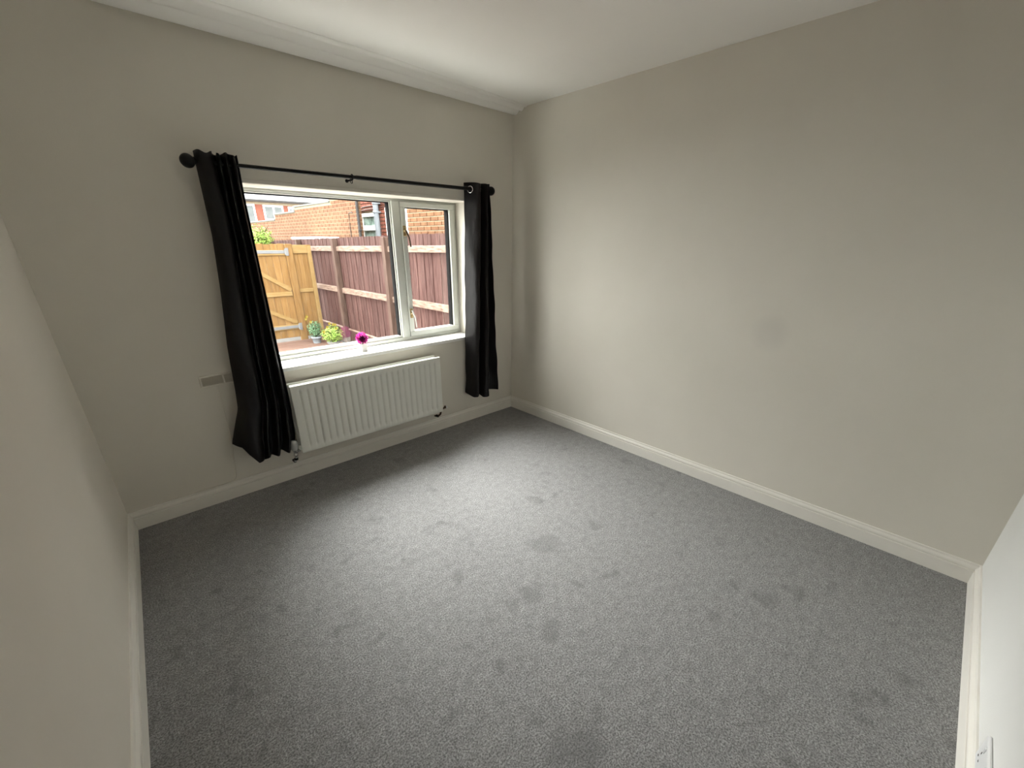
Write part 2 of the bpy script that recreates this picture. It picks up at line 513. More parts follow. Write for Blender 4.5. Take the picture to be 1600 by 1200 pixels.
# window wall with its opening
OX0, OX1, OZ0, OZ1 = -2.06, -0.430, 0.748, 1.756
WY = 0.30
def window_wall():
    xs = [B[0] - .1, OX0, OX1, .1]; zs = [-0.6, OZ0, OZ1, H]
    mb = MB()
    for i in range(3):
        for k in range(3):
            if i == 1 and k == 1: continue
            a, b, c, d = xs[i], xs[i + 1], zs[k], zs[k + 1]
            mb.add([(a, 0, c), (b, 0, c), (b, 0, d), (a, 0, d)], [(0, 1, 2, 3)])
            mb.add([(a, WY, c), (b, WY, c), (b, WY, d), (a, WY, d)], [(3, 2, 1, 0)])
    a, b, c, d = OX0, OX1, OZ0, OZ1
    mb.add([(a, 0, c), (a, WY, c), (a, WY, d), (a, 0, d)], [(0, 1, 2, 3)])
    mb.add([(b, 0, c), (b, WY, c), (b, WY, d), (b, 0, d)], [(3, 2, 1, 0)])
    mb.add([(a, 0, d), (b, 0, d), (b, WY, d), (a, WY, d)], [(3, 2, 1, 0)])
    mb.add([(a, 0, c), (b, 0, c), (b, WY, c), (a, WY, c)], [(0, 1, 2, 3)])
    a, b, c, d = xs[0], xs[3], zs[0], zs[3]
    mb.add([(a, 0, c), (a, WY, c), (a, WY, d), (a, 0, d)], [(3, 2, 1, 0)])
    mb.add([(b, 0, c), (b, WY, c), (b, WY, d), (b, 0, d)], [(0, 1, 2, 3)])
    return mb.build('wall_back', 'wall', origin=(-W / 2, 0, 0), keep_normals=False)
struct(window_wall(), 'off-white wall with the wide window')

# skirting boards: moulded profile swept along each wall, mitred in the corners
SK = [(0.0180, 0.0), (0.0180, 0.066), (0.0172, 0.0690), (0.0115, 0.0700), (0.0110, 0.0745), (0.0158, 0.0760), (0.0168, 0.0800),
      (0.0155, 0.0860), (0.0120, 0.0910), (0.0085, 0.0950), (0.0075, 0.0990), (0.0078, 0.1030), (0.0060, 0.1060), (0.0, 0.1060)]
def skirting(name, p, q, nrm, label):
    p, q, n = Vector((*p, 0)), Vector((*q, 0)), Vector((*nrm, 0)).normalized()
    t = (q - p).normalized()
    vs, fs = [], []
    k = len(SK)
    for e, s in ((p, 1), (q, -1)):
        for off, z in SK:
            vs.append(e + n * off + t * s * off + Vector((0, 0, z)))
    for i in range(k - 1):
        fs.append((i, i + 1, k + i + 1, k + i))
    fs.append((k - 1, 0, k, 2 * k - 1))
    fs += [tuple(range(k)), tuple(range(k, 2 * k))]
    return struct(MB().add(vs, fs).build(name, 'skirting'), label)
skirting('baseboard_back', B, A, (0, -1), 'white moulded skirting board below the window wall')
skirting('baseboard_right', A, Cn, (-1, 0), 'white moulded skirting board along the blank wall')
skirting('baseboard_left', Dn, B, (1, -.054), 'white moulded skirting board along the wall by the camera')
skirting('baseboard_front', Cn, Dn, (0, 1), 'white moulded skirting board under the socket')

# shallow rolled cornice on the window wall
def cornice():
    prof = []
    N = 40
    for i in range(N + 1):
        t = i / N
        base = 0.026 * (1 - t) ** 1.3
        roll = 0.020 * max(0, math.sin(math.pi * min(t / 0.46, 1))) if t < 0.46 else 0.017 * math.sin(math.pi * min((t - 0.46) / 0.36, 1)) if t < 0.82 else 0.007 * math.sin(math.pi * (t - 0.82) / 0.18)
        prof.append((t, base + abs(roll)))
    vs, fs = [], []
    xs = [B[0] - 0.02, -2.2, -1.6, -1.1, -0.7, -0.35, 0.0]
    wd = [0.27, 0.265, 0.26, 0.25, 0.215, 0.18, 0.15]
    k = len(prof)
    for x, w in zip(xs, wd):
        for t, d in prof:
            vs.append((x, -t * w, H - d))
        vs.append((x, -w, H + 0.01)); vs.append((x, 0.0, H + 0.01))
    k2 = k + 2
    for i in range(len(xs) - 1):
        for j in range(k2):
            fs.append((i * k2 + j, i * k2 + (j + 1) % k2, (i + 1) * k2 + (j + 1) % k2, (i + 1) * k2 + j))
    return MB().add(vs, fs, True).build('trim_1', 'ceiling')
struct(cornice(), 'shallow rolled plaster cornice above the window wall')
struct(MB().bevel_box(-2.12, -0.40, -0.010, 0.0, 1.7565, 1.7765, 0.002).build('trim_2', 'wall'), 'thin plaster batten over the window opening')

# ------------------------------------------------------------------ window
win = struct(bpy.data.objects.new('window_1', None), 'white plastic window with a wide fixed pane and a narrow casement')
col.objects.link(win)
win.location = ((OX0 + OX1) / 2, .2, OZ0)
ORG[win.name] = Vector(win.location)
FY0, FY1 = 0.200, 0.262
fr = MB()
fr.bevel_box(OX0, OX1, FY0, FY1, OZ0, 0.774, .003)
fr.bevel_box(OX0, OX1, FY0, FY1, 1.742, OZ1, .002)
fr.bevel_box(OX0, OX0 + .03, FY0, FY1, 0.774, 1.742, .003)
fr.bevel_box(-0.452, OX1, FY0, FY1, 0.774, 1.742, .003)
frame = fr.build('frame', 'upvc', win)
MB().bevel_box(-0.990, -0.928, FY0 - .002, FY1, 0.774, 1.742, .003).build('mullion', 'upvc', win)
GX0, GX1, GZ0, GZ1 = -2.018, -1.000, 0.790, 1.733
for nm, (a, b, c, d) in {'bead': (-2.03, -0.990, 0.774, GZ0), 'bead.t': (-2.03, -0.990, GZ1, 1.742), 'bead.l': (-2.03, GX0, GZ0, GZ1), 'bead.r': (GX1, -0.990, GZ0, GZ1)}.items():
    MB().bevel_box(a, b, FY0 + .012, FY1, c, d, .003).build('bead', 'upvc', win)
pane = MB().box(GX0 - .004, GX1 + .004, .238, .242, GZ0 - .004, GZ1 + .004).build('pane', 'glass', win)
g = MB()
t = .004
g.box(GX0, GX1, .222, .262, GZ1 - .005, GZ1).box(GX1 - .007, GX1, .222, .262, GZ0, GZ1 - .005)
g.build('gasket', 'gasket', pane)
SX0, SX1, SZ0, SZ1 = -0.926, -0.455, 0.778, 1.740
sash = MB()
HX0, HX1, HZ0, HZ1 = -0.888, -0.500, 0.817, 1.705
sash.bevel_box(SX0, SX1, .186, .25, SZ0, HZ0, .004).bevel_box(SX0, SX1, .186, .25, HZ1, SZ1, .004)
sash.bevel_box(SX0, HX0, .186, .25, HZ0, HZ1, .004).bevel_box(HX1, SX1, .186, .25, HZ0, HZ1, .004)
sash = sash.build('casement', 'upvc', win)
MB().box(HX0 - .004, HX1 + .004, .226, .230, HZ0 - .004, HZ1 + .004).build('pane', 'glass', sash)
g = MB()
g.box(HX0, HX1, .205, .250, HZ1 - .005, HZ1).box(HX1 - .008, HX1, .205, .250, HZ0, HZ1 - .005)
g.build('gasket', 'gasket', sash)
# cockspur handles
def handle(z, lever, mt_plate, mt_lever):
    h = MB()
    h.bevel_box(-0.922, -0.898, .176, .187, z - .035, z + .035, .003)
    h.lathe((-0.910, .187, z), (0, -1, 0), [(0, .010), (.012, .010), (.018, .007), (.024, .006)], 14)
    ho = h.build('handle', mt_plate, sash)
    l = MB()
    l.tube(smooth_path(lever, 5), [.008 - .003 * i / (5 * (len(lever) - 1)) for i in range(5 * (len(lever) - 1) + 1)], 8)
    l.build('lever', mt_lever, win)
handle(1.548, [(-0.912, .160, 1.552), (-0.905, .156, 1.530), (-0.893, .155, 1.500), (-0.884, .156, 1.440)], 'brass', 'bronze')
handle(0.958, [(-0.915, .160, 0.985), (-0.908, .156, 0.955), (-0.896, .156, 0.925), (-0.889, .158, 0.850)], 'brass', 'ceramic')
MB().bevel_box(OX0, OX1, -0.004, FY0 + .002, OZ0 - .022, OZ0 + .0015, .003).build('sill', 'sill', win)
MB().bevel_box(OX0, OX1, FY1 - .01, WY + .06, OZ0 - .03, OZ0 - .002, .004).build('outer_sill', 'upvc', win)

# ------------------------------------------------------------------ curtain pole and curtains
RY, RZ = -0.080, 1.827
rod = thing('curtain_rod', 'black metal curtain pole with ball ends across the window', 'curtain rod', (-1.245, RY, RZ))
MB().tube([(-2.185, RY, RZ - .003), (-0.310, RY, RZ + .004)], .0098, 16).build('pole', 'black', rod)
MB().tube([(-1.36, RY, RZ), (-0.33, RY, RZ + .004)], .0112, 16).build('sleeve', 'black', rod)
for s, x in ((-1, -2.192), (1, -0.300)):
    f = MB()
    f.sphere((x, RY, RZ + (.003 if s > 0 else -.003)), .031, 24, 16)
    f.lathe((x - s * .055, RY, RZ), (s, 0, 0), [(0, .0125), (.02, .0125), (.024, .016), (.030, .016), (.034, .012)], 16)
    f.build('finial', 'black', rod)
for x in (-2.125, -1.385, -0.345):
    b = MB()
    b.lathe((x, 0, RZ - .014), (0, -1, 0), [(0, .010), (.004, .010), (.007, .005), (.06, .005)], 14)
    b.tube(smooth_path([(x, -.050, RZ - .014), (x, -.066, RZ - .0145), (x, -.078, RZ - .0135), (x, -.082, RZ - .011)], 4), .005, 8)
    b.torus((x, RY, RZ), (1, 0, 0), .0135, .0035, 18, 6)
    b.build('bracket', 'black', rod)
MB().tube(smooth_path([(-1.396, -.08, RZ - .008), (-1.399, -.08, RZ - .022), (-1.394, -.08, RZ - .033), (-1.387, -.08, RZ - .030), (-1.388, -.08, RZ - .018), (-1.390, -.08, RZ - .008)], 4), .0022, 6).build('bracket_hook', 'black', rod)

def curtain(name, label, xl_tab, xr_tab, ys, hem, ztop, eyelets):
    """ys(s, h): fold offset towards the room at width s and height h (0 hem .. 1 top); hem(s): hem height"""
    NS, NZ = 150, 64
    vs, fs = [], []
    def pos(s, h):
        z = hem(s) + (ztop(s) - hem(s)) * h
        if xl_tab is None:
            return Vector((*ys(s, z), z))
        x = lerp_tab(xl_tab, z) * (1 - s) + lerp_tab(xr_tab, z) * s
        return Vector((x, RY + ys(s, h), z))
    for k in range(NZ + 1):
        for i in range(NS + 1):
            vs.append(pos(i / NS, k / NZ))
    n = NS + 1
    for k in range(NZ):
        for i in range(NS):
            a = k * n + i
            fs.append((a, a + 1, a + n + 1, a + n))
    lo = Vector((sum(v.x for v in vs) / len(vs), RY, 0.22))
    root = thing(name, label, 'curtain', lo)
    fab = MB().add(vs, fs, True).build('fabric', 'curtain', root, keep_normals=True)
    so = fab.modifiers.new('thickness', 'SOLIDIFY'); so.thickness = 0.0025; so.offset = 0
    # stitched hem band along the foot
    hv, hf = [], []
    for k in (0.000, 0.012, 0.024):
        for i in range(NS + 1):
            p = pos(i / NS, k); q = pos(min(i + 1, NS) / NS, k); r_ = pos(max(i - 1, 0) / NS, k)
            tn = (q - r_); nn = Vector((tn.y, -tn.x, 0)).normalized()
            hv.append(p + nn * (.0022 if k != 0 else .0016))
    for k in range(2):
        for i in range(NS):
            a = k * n + i
            hf.append((a, a + 1, a + n + 1, a + n))
    MB().add(hv, hf, True).build('hem', 'curtain', fab, keep_normals=True)
    for s in eyelets:
        hh = 1 - 0.045 / 1.62
        p = pos(s, hh); q = pos(s + .01, hh); r_ = pos(s - .01, hh)
        tn = (q - r_); nn = Vector((tn.y, -tn.x, 0)).normalized()
        MB().torus((p.x, p.y, RZ), nn, .0205, .0042, 24, 8).build('eyelet', 'chrome', root)
    return root

def sstep(a, b, x):
    t = min(max((x - a) / (b - a), 0), 1)
    return t * t * (3 - 2 * t)

def ys_left(s, h):
    # one broad pleat on the outer side, then tight folds towards the window
    amp = 0.026 + 0.016 * (1 - h)
    if s < 0.46:
        f = math.cos((s - 0.24) / 0.23 * math.pi * 0.5) ** 0.55 * -1.0 if abs(s - .24) < .23 else 0.0
        f = -(1 - abs((s - 0.23) / 0.23) ** 3) * 1.25 + 0.25
    else:
        f = -0.62 * math.sin((s - 0.46) / 0.54 * math.pi * 2 * 3.0 - 0.5) + 0.10 - 0.85 * sstep(0.86, 1.0, h)
        f = f * sstep(0.46, 0.52, s) + 0.25 * (1 - sstep(0.46, 0.52, s))
    wob = 0.006 * (1 - h) * math.sin(9 * s + 5 * h) + 0.004 * math.sin(23 * h + 11 * s) * (1 - h)
    return f * amp + wob - 0.018 * (1 - h) * s

def hem_left(s):
    return lerp_tab([(0, .375), (.12, .352), (.20, .300), (.34, .232), (.48, .228), (.52, .245), (.62, .236), (.70, .232), (.78, .250), (.9, .232), (1, .238)], s)
def top_left(s):
    return 1.868 + .006 * math.sin(s * 19) + (-.010 if .40 < s < .50 else 0)

curtain('curtain', 'dark charcoal curtain hanging beside the wall vent and radiator valve',
        [(1.9, -2.158), (1.5, -2.166), (1.25, -2.188), (.95, -2.223), (.67, -2.243), (.576, -2.252), (.43, -2.307), (.36, -2.330), (.22, -2.335)],
        [(1.9, -1.980), (.5, -1.975), (.33, -1.985), (.2, -2.020)],
        ys_left, hem_left, top_left, ())

TOP_R = [(-.514, -.030), (-.490, -.088), (-.464, -.136), (-.442, -.134), (-.430, -.080), (-.416, -.036), (-.398, -.060), (-.382, -.122),
         (-.372, -.128), (-.366, -.080), (-.358, -.040), (-.346, -.066), (-.338, -.112)]
HEM_R = [(-.570, -.028), (-.568, -.090), (-.556, -.150), (-.528, -.154), (-.508, -.092), (-.490, -.042), (-.472, -.070), (-.452, -.148),
         (-.412, -.152), (-.380, -.090), (-.358, -.048), (-.312, -.072), (-.270, -.118)]
def catmull(P, s):
    n = len(P) - 1
    t = min(max(s, 0), 1) * n
    i = min(int(t), n - 1); t -= i
    p = [Vector(P[min(max(i + d, 0), n)]) for d in (-1, 0, 1, 2)]
    return 0.5 * ((2 * p[1]) + (p[2] - p[0]) * t + (2 * p[0] - 5 * p[1] + 4 * p[2] - p[3]) * t * t + (3 * p[1] - p[0] - 3 * p[2] + p[3]) * t ** 3)
def hem_right(s):
    return lerp_tab([(0, .278), (.14, .258), (.22, .262), (.27, .286), (.31, .262), (.42, .250), (.50, .262), (.56, .236), (.72, .246), (.78, .262), (1, .258)], s)
def plan_right(s, z):
    h = min(max((z - .26) / 1.6, 0), 1)
    a, b = catmull(TOP_R, s), catmull(HEM_R, s)
    p = b.lerp(a, h ** 0.9)
    w = 0.004 * math.sin(27 * z + 9 * s) * (1 - .5 * h) + 0.003 * math.sin(11 * z + 31 * s)
    return p.x, p.y + w
curtain('curtain', 'dark charcoal eyelet curtain with satin sheen hanging beside the room corner',
        None, None, plan_right, hem_right, lambda s: 1.868 + .005 * math.sin(s * 14 + 1), (0.068,))

# ------------------------------------------------------------------ radiator
rad = thing('radiator', 'white double-panel radiator with vertical flutes under the window', 'radiator', (-1.423, -.08, .210))
RX0, RX1, RZ0, RZ1 = -1.970, -0.876, 0.210, 0.659
def rad_panel(name, yf, yb, flutes):
    nfl = 23
    xs = [RX0]
    zs = [RZ0, RZ0 + .004, RZ0 + .030, RZ0 + .040, RZ0 + .052]
    zt = [RZ1 - .052, RZ1 - .040, RZ1 - .030, RZ1 - .004, RZ1]
    zs = zs + [RZ0 + .052 + (zt[0] - RZ0 - .052) * k / 6 for k in range(1, 6)] + zt
    x0, x1 = RX0 + .030, RX1 - .030
    pitch = (x1 - x0) / nfl
    xs = [RX0, RX0 + .004]
    prof = [0.0, 0.0]
    for i in range(nfl):
        for u, d in ((0.02, 0), (0.12, 0), (0.30, .0005), (0.36, .0110), (0.42, .0130), (0.50, .0130), (0.56, .0110), (0.64, .0030), (0.76, .0006), (0.96, 0)):
            xs.append(x0 + (i + u) * pitch); prof.append(d)
    xs += [RX1 - .004, RX1]; prof += [0.0, 0.0]
    vs, fs = [], []
    nz = len(zs)
    for x, d in zip(xs, prof):
        for z in zs:
            e = min(z - RZ0, RZ1 - z)
            k = sstep(.028, .050, e) if flutes else 0
            edge = .003 if (e < .001 or x in (RX0, RX1)) else 0
            vs.append((x, yf + d * k + edge, z))
    for i in range(len(xs) - 1):
        for j in range(nz - 1):
            fs.append((i * nz + j, (i + 1) * nz + j, (i + 1) * nz + j + 1, i * nz + j + 1))
    # rim back to yb
    n0 = len(vs)
    rim = [(i, 0) for i in range(len(xs))] + [(len(xs) - 1, j) for j in range(1, nz)] + [(i, nz - 1) for i in range(len(xs) - 2, -1, -1)] + [(0, j) for j in range(nz - 2, 0, -1)]
    for i, j in rim:
        vs.append((xs[i], yb, zs[j]))
    L = len(rim)
    for q in range(L):
        i, j = rim[q]; i2, j2 = rim[(q + 1) % L]
        fs.append((i * nz + j, n0 + q, n0 + (q + 1) % L, i2 * nz + j2))
    fs.append(tuple(n0 + q for q in range(L)))
    o = MB().add(vs, fs, True).build(name, 'rad', rad)
    o.data.set_sharp_from_angle(angle=math.radians(50))
    return o
rad_panel('front_panel', -.126, -.108, True)
rad_panel('back_panel', -.052, -.034, False)
MB().bevel_box(RX0 + .012, RX1 - .012, -.107, -.053, RZ1 - .018, RZ1 - .008, .002).build('top_grille', 'rad', rad)
fins = MB()
for i in range(46):
    x = RX0 + .03 + i * (RX1 - RX0 - .06) / 45
    fins.box(x - .0006, x + .0006, -.107, -.053, RZ0 + .05, RZ1 - .020)
fins = fins.build('convector_fins', 'rad', rad); fins['kind'] = 'stuff'
for x in (RX0 + .15, RX1 - .15):
    MB().bevel_box(x - .015, x + .015, -.036, -.0005, RZ0 + .06, RZ1 - .06, .003).build('wall_bracket', 'rad', rad)
for x, s in ((RX0, -1), (RX1, 1)):
    MB().bevel_box(x - .012 if s < 0 else x - .030, x + .030 if s < 0 else x + .012, -.112, -.050, RZ0 + .018, RZ0 + .052, .004).build('end_boss', 'rad', rad)
v = MB()
v.lathe((-2.006, -.080, .232), (0, -.25, 1), [(0, .0175), (.010, .021), (.020, .0225), (.050, .0225), (.062, .020), (.068, .014), (.070, .002)], 20)
v.build('thermostat_head', 'plastic_grey', rad)
v = MB()
v.lathe((-1.985, -.080, .218), (-1, 0, 0), [(-.01, .010), (.008, .010), (.009, .014), (.016, .014), (.017, .010), (.03, .010)], 14)
v.lathe((-2.006, -.080, .236), (0, 0, -1), [(0, .014), (.014, .014), (.016, .011), (.036, .011), (.038, .014), (.050, .014), (.052, .008)], 14)
v.build('valve', 'chrome', rad)
MB().tube(smooth_path([(-2.006, -.080, .190), (-2.008, -.078, .160), (-2.010, -.045, .135), (-2.012, -.004, .128)], 5), .0075, 12).build('pipe', 'plastic_grey', rad)
MB().lathe((-2.010, -.050, .137), (0, 1, -.1), [(0, .011), (.026, .011)], 14).build('pipe_collar', 'black', rad)
MB().lathe((-2.008, -.079, .172), (0, 0, -1), [(0, .0115), (.014, .0115)], 14).build('pipe_collar', 'black', rad)
v = MB()
v.lathe((-0.876, -.080, .216), (1, 0, 0), [(0, .009), (.010, .009), (.011, .013), (.020, .013), (.021, .010), (.036, .010)], 14)
v.lathe((-0.826, -.080, .212), (0, 0, 1), [(0, .010), (.012, .010), (.014, .008), (.020, .008)], 14)
v.build('lockshield_valve', 'bronze', rad)
MB().lathe((-0.822, -.080, .216), (1, 0, .1), [(0, .0085), (.016, .0085), (.017, .006)], 12).build('valve_cap', 'plastic_white', rad)
MB().tube(smooth_path([(-0.870, -.080, .198), (-0.874, -.078, .172), (-0.878, -.045, .146), (-0.880, -.004, .136)], 5), .0075, 12).build('pipe', 'bronze', rad)
MB().lathe((-0.879, -.050, .147), (0, 1, -.15), [(0, .011), (.024, .011)], 14).build('pipe_collar', 'black', rad)

# ------------------------------------------------------------------ air vent, cable, socket, flower
vent = thing('air_vent', 'painted-over louvred air vent low on the window wall', 'air vent', (-2.27, 0, .718))
VX0, VX1, VZ0, VZ1 = -2.388, -2.150, 0.719, 0.783
vf = MB()
vf.bevel_box(VX0, VX1, -.011, 0, VZ0, VZ0 + .009, .002).bevel_box(VX0, VX1, -.011, 0, VZ1 - .009, VZ1, .002)
vf.bevel_box(VX0, VX0 + .010, -.011, 0, VZ0 + .009, VZ1 - .009, .002).bevel_box(VX1 - .010, VX1, -.011, 0, VZ0 + .009, VZ1 - .009, .002)
vf.bevel_box(-2.278, -2.268, -.011, 0, VZ0 + .009, VZ1 - .009, .002)
vf.build('frame', 'wall', vent)
sl = MB().add([(-.5, -.010, 0), (.5, -.010, 0), (.5, -.001, .0045), (-.5, -.001, .0045), (-.5, 0, 0), (.5, 0, 0), (.5, 0, .0045), (-.5, 0, .0045)],
              [(0, 1, 2, 3), (4, 7, 6, 5), (0, 4, 5, 1), (3, 2, 6, 7), (0, 3, 7, 4), (1, 5, 6, 2)]).mesh('slat', 'wall', Vector((0, 0, 0)))
for a, b in ((VX0 + .010, -2.278), (-2.268, VX1 - .010)):
    for k in range(6):
        o = place('slat', sl, ((a + b) / 2, 0, VZ0 + .0115 + k * .0072), vent)
        o.scale = (b - a, 1, 1)
cab = MB().tube(smooth_path([(-2.307, -.003, .720), (-2.310, -.004, .588), (-2.314, -.004, .425), (-2.327, -.004, .279), (-2.337, -.004, .160),
                             (-2.352, -.005, .118), (-2.40, -.008, .1095), (-2.55, -.008, .1095), (-2.68, -.008, .1095)], 6), .0028, 8).build('cable', 'wall')
tag(cab, 'thin cable painted over running from air vent down to skirting', 'cable')

sy = y_near(-1.22)
sock = thing('wall_socket', 'white plastic double wall socket just above the skirting', 'socket', (-1.225, sy, .112))
p = MB()
p.bevel_box(-1.299, -1.152, sy - .001, sy + .010, .112, .200, .004)
p.build('plate', 'plastic_white', sock)
for x in (-1.262, -1.189):
    MB().bevel_box(x - .006 - .010, x + .006 - .010, sy + .009, sy + .0135, .172, .192, .002).build('switch', 'plastic_white', sock)
    for hx, hz, w, h_ in ((0, .158, .004, .008), (-.011, .136, .007, .004), (.011, .136, .007, .004)):
        MB().box(x + hx - w / 2, x + hx + w / 2, sy + .0095, sy + .0104, hz - h_ / 2, hz + h_ / 2).build('pin_slot', 'gasket', sock)

fl = thing('potted_flower', 'small white pot with a magenta pompom flower on the window sill', 'potted flower', (-1.378, .095, .7495))
fx, fy, fz = -1.378, .095, .7495
p = MB()
def sq_ring(z, hw, r):
    out = []
    for cx, cy, a0 in ((1, 1, 0), (-1, 1, 90), (-1, -1, 180), (1, -1, 270)):
        for k in range(4):
            w = math.radians(a0 + k * 30 + 20)
            out.append(Vector((fx + cx * (hw - r) + r * math.cos(w), fy + cy * (hw - r) + r * math.sin(w), z)))
    return out
rings = [sq_ring(fz, .0215, .008), sq_ring(fz + .003, .0225, .008), sq_ring(fz + .050, .0275, .009), sq_ring(fz + .0535, .0285, .009),
         sq_ring(fz + .055, .0275, .009), sq_ring(fz + .053, .0245, .008), sq_ring(fz + .046, .0235, .008)]
n = len(rings[0])
fs = [(i * n + k, i * n + (k + 1) % n, (i + 1) * n + (k + 1) % n, (i + 1) * n + k) for i in range(len(rings) - 1) for k in range(n)]
fs += [tuple(range(n)), tuple((len(rings) - 1) * n + k for k in range(n))]
p.add([v_ for r_ in rings for v_ in r_], fs)
p.build('pot', 'ceramic', fl)
def petals(name, mt, dirs, r0, r1, wid):
    mb = MB()
    for d in dirs:
        d = d.normalized(); a = d.orthogonal().normalized()
        a = (Matrix.Rotation(random.uniform(0, 6.28), 3, d) @ a)
        b = d.cross(a)
        c0 = Vector((fx, fy, fz + .092))
        R0, R1 = r0, r1 * random.uniform(.88, 1.08)
        mid = (R0 + R1) * .55
        pts = [c0 + d * R0, c0 + d * mid + a * wid + b * .002, c0 + d * R1 + b * .003, c0 + d * mid - a * wid + b * .002, c0 + d * mid - b * .003]
        mb.add(pts, [(0, 1, 4), (1, 2, 4), (2, 3, 4), (3, 0, 4)])
    return mb.build(name, mt, fl, keep_normals=True)
dirs = []
for i in range(230):
    z = 1 - 2 * (i + .5) / 230
    w = i * 2.39996
    s = math.sqrt(1 - z * z)
    d = Vector((s * math.cos(w), s * math.sin(w), z))
    dirs.append(d)
tocam = Vector((-.40, -.88, -.15)).normalized()
inner = [d for d in dirs if d.dot(tocam) > .70]
outer = [d for d in dirs if d.dot(tocam) <= .70 and d.z > -.9]
petals('petals', 'petal', outer, .008, .047, .0075)
petals('flower_centre', 'petal_dark', inner * 2, .006, .036, .0065)
MB().tube([(fx, fy, fz + .03), (fx, fy, fz + .085)], .003, 8).build('stem', 'leaf_lime', fl)

# ------------------------------------------------------------------ outdoors: ground
GZ = -0.50
struct(MB().box(-9, 14, WY, 40, GZ - .2, GZ - .05).build('ground', 'tarmac', origin=(0, 0, GZ - .05)), 'grey gravelled yard')
struct(MB().bevel_box(-6, 0.92, WY, 1.46, GZ - .05, GZ, .005).build('reflector', 'bounce_paving'), 'added unseen pale concrete path along the house wall')  # unseen strip, added to bounce daylight onto the ceiling near the window
deck = thing('decking', 'brown timber decking in front of the gate', 'decking', (-1.3, 4.2, GZ - .05))
dm = MB().bevel_box(-2.1, 2.1, -.066, .066, 0, .05, .004).mesh('plank', 'decking', Vector((0, 0, 0)))
for k in range(39):
    place('plank', dm, (-1.26, 1.55 + k * .140, GZ - .05), deck)

# ------------------------------------------------------------------ maroon boundary fence
FX = 0.95
fence = thing('timber_fence', 'maroon stained vertical board fence with pale rails and square posts', 'fence', (FX, 5.9, GZ))
bd = MB().add([(0, -.0545, 0), (.020, -.0545, 0), (.020, .0545, 0), (.005, .0545, 0), (0, -.0545, 1), (.020, -.0545, 1), (.020, .0545, 1), (.005, .0545, 1)],
              [(0, 1, 2, 3), (7, 6, 5, 4), (0, 4, 5, 1), (1, 5, 6, 2), (2, 6, 7, 3), (3, 7, 4, 0)]).mesh('board', 'fence_board', Vector((0, 0, 0)))
y = 1.05
zb = GZ + .28
k = 0
while y < 10.75:
    ztop_ = 1.617 - .0145 * y + random.uniform(-.006, .006)
    o = place('board', bd, (FX + .003 * (k % 2), y, zb), fence)
    o.scale = (1, 1, ztop_ - zb)
    y += .105; k += 1
def rail_between(y0, y1, z0, z1, hgt, name='rail', x0=.905, x1=FX, mt='fence_rail'):
    v = []
    for yy, zz in ((y0, z0), (y1, z1)):
        v += [(x0, yy, zz - hgt / 2), (x1, yy, zz - hgt / 2), (x1, yy, zz + hgt / 2), (x0, yy, zz + hgt / 2 - .012)]
    MB().add(v, [(0, 1, 2, 3), (7, 6, 5, 4), (0, 4, 5, 1), (1, 5, 6, 2), (2, 6, 7, 3), (3, 7, 4, 0)]).build(name, mt, fence)
posts = [1.92, 3.92, 5.95, 7.95, 9.95]
ends = [1.05] + posts + [10.75]
for a, b in zip(ends, ends[1:]):
    a_, b_ = a + .05 * (a != 1.05), b - .05 * (b != 10.75)
    rail_between(a_, b_, 1.385 - .012 * (a - 2.2), 1.385 - .012 * (b - 2.2), .092)
    rail_between(a_, b_, .592 - .006 * (a - 2.2), .592 - .006 * (b - 2.2), .100)
    rail_between(a_, b_, -.205, -.205, .030, x0=.92)
    MB().bevel_box(.935, .965, a_, b_, GZ - .02, -.222, .004).build('gravel_board', 'fence_board', fence)
for p_ in posts:
    MB().bevel_box(.848, .948, p_ - .05, p_ + .05, GZ - .05, 1.555 - .009 * (p_ - 2), .006).build('post', 'fence_post', fence)

# ------------------------------------------------------------------ new pine gate and its side panel
GY = 7.10
panel = thing('fence_panel', 'narrow golden pine fence panel between gate and maroon fence', 'fence panel', (.57, GY, GZ))
MB().bevel_box(.335, .470, GY - .05, GY + .05, GZ - .05, 1.415, .006).build('post', 'pine', panel)
pb = MB().bevel_box(-.048, .048, 0, .018, 0, 1, .003).mesh('board', 'pine', Vector((0, 0, 0)))
for k in range(4):
    o = place('board', pb, (.520 + k * .098, GY + .012, GZ + .03), panel); o.scale = (1, 1, 1.86 + .012 * random.random())
for z0, z1 in ((1.235, 1.395), (.462, .535), (-.32, -.24)):
    MB().bevel_box(.472, .770, GY - .022, GY + .012, z0, z1, .004).build('rail', 'pine_rail', panel)
MB().bevel_box(.770, .845, GY - .035, GY + .035, GZ - .05, 1.375, .005).build('stile', 'pine_rail', panel)
gate = thing('wooden_gate', 'golden pine ledged and braced gate with galvanised strap hinges', 'gate', (-.15, GY, GZ + .03))
GXR, GXL = .334, -.70
nb = 8
wbd = (GXR - GXL) / nb
gb = MB().bevel_box(-wbd / 2 + .002, wbd / 2 - .002, 0, .018, 0, 1, .003).mesh('board', 'pine', Vector((0, 0, 0)))
for k in range(nb):
    o = place('board', gb, (GXL + wbd * (k + .5), GY + .012, GZ + .04), gate); o.scale = (1, 1, 1.872 + .008 * math.sin(k * 2.1))
for z0, z1 in ((1.20, 1.30), (.405, .490), (-.285, -.185)):
    MB().bevel_box(GXL, GXR - .01, GY - .020, GY + .012, z0, z1, .004).build('ledge', 'pine_rail', gate)
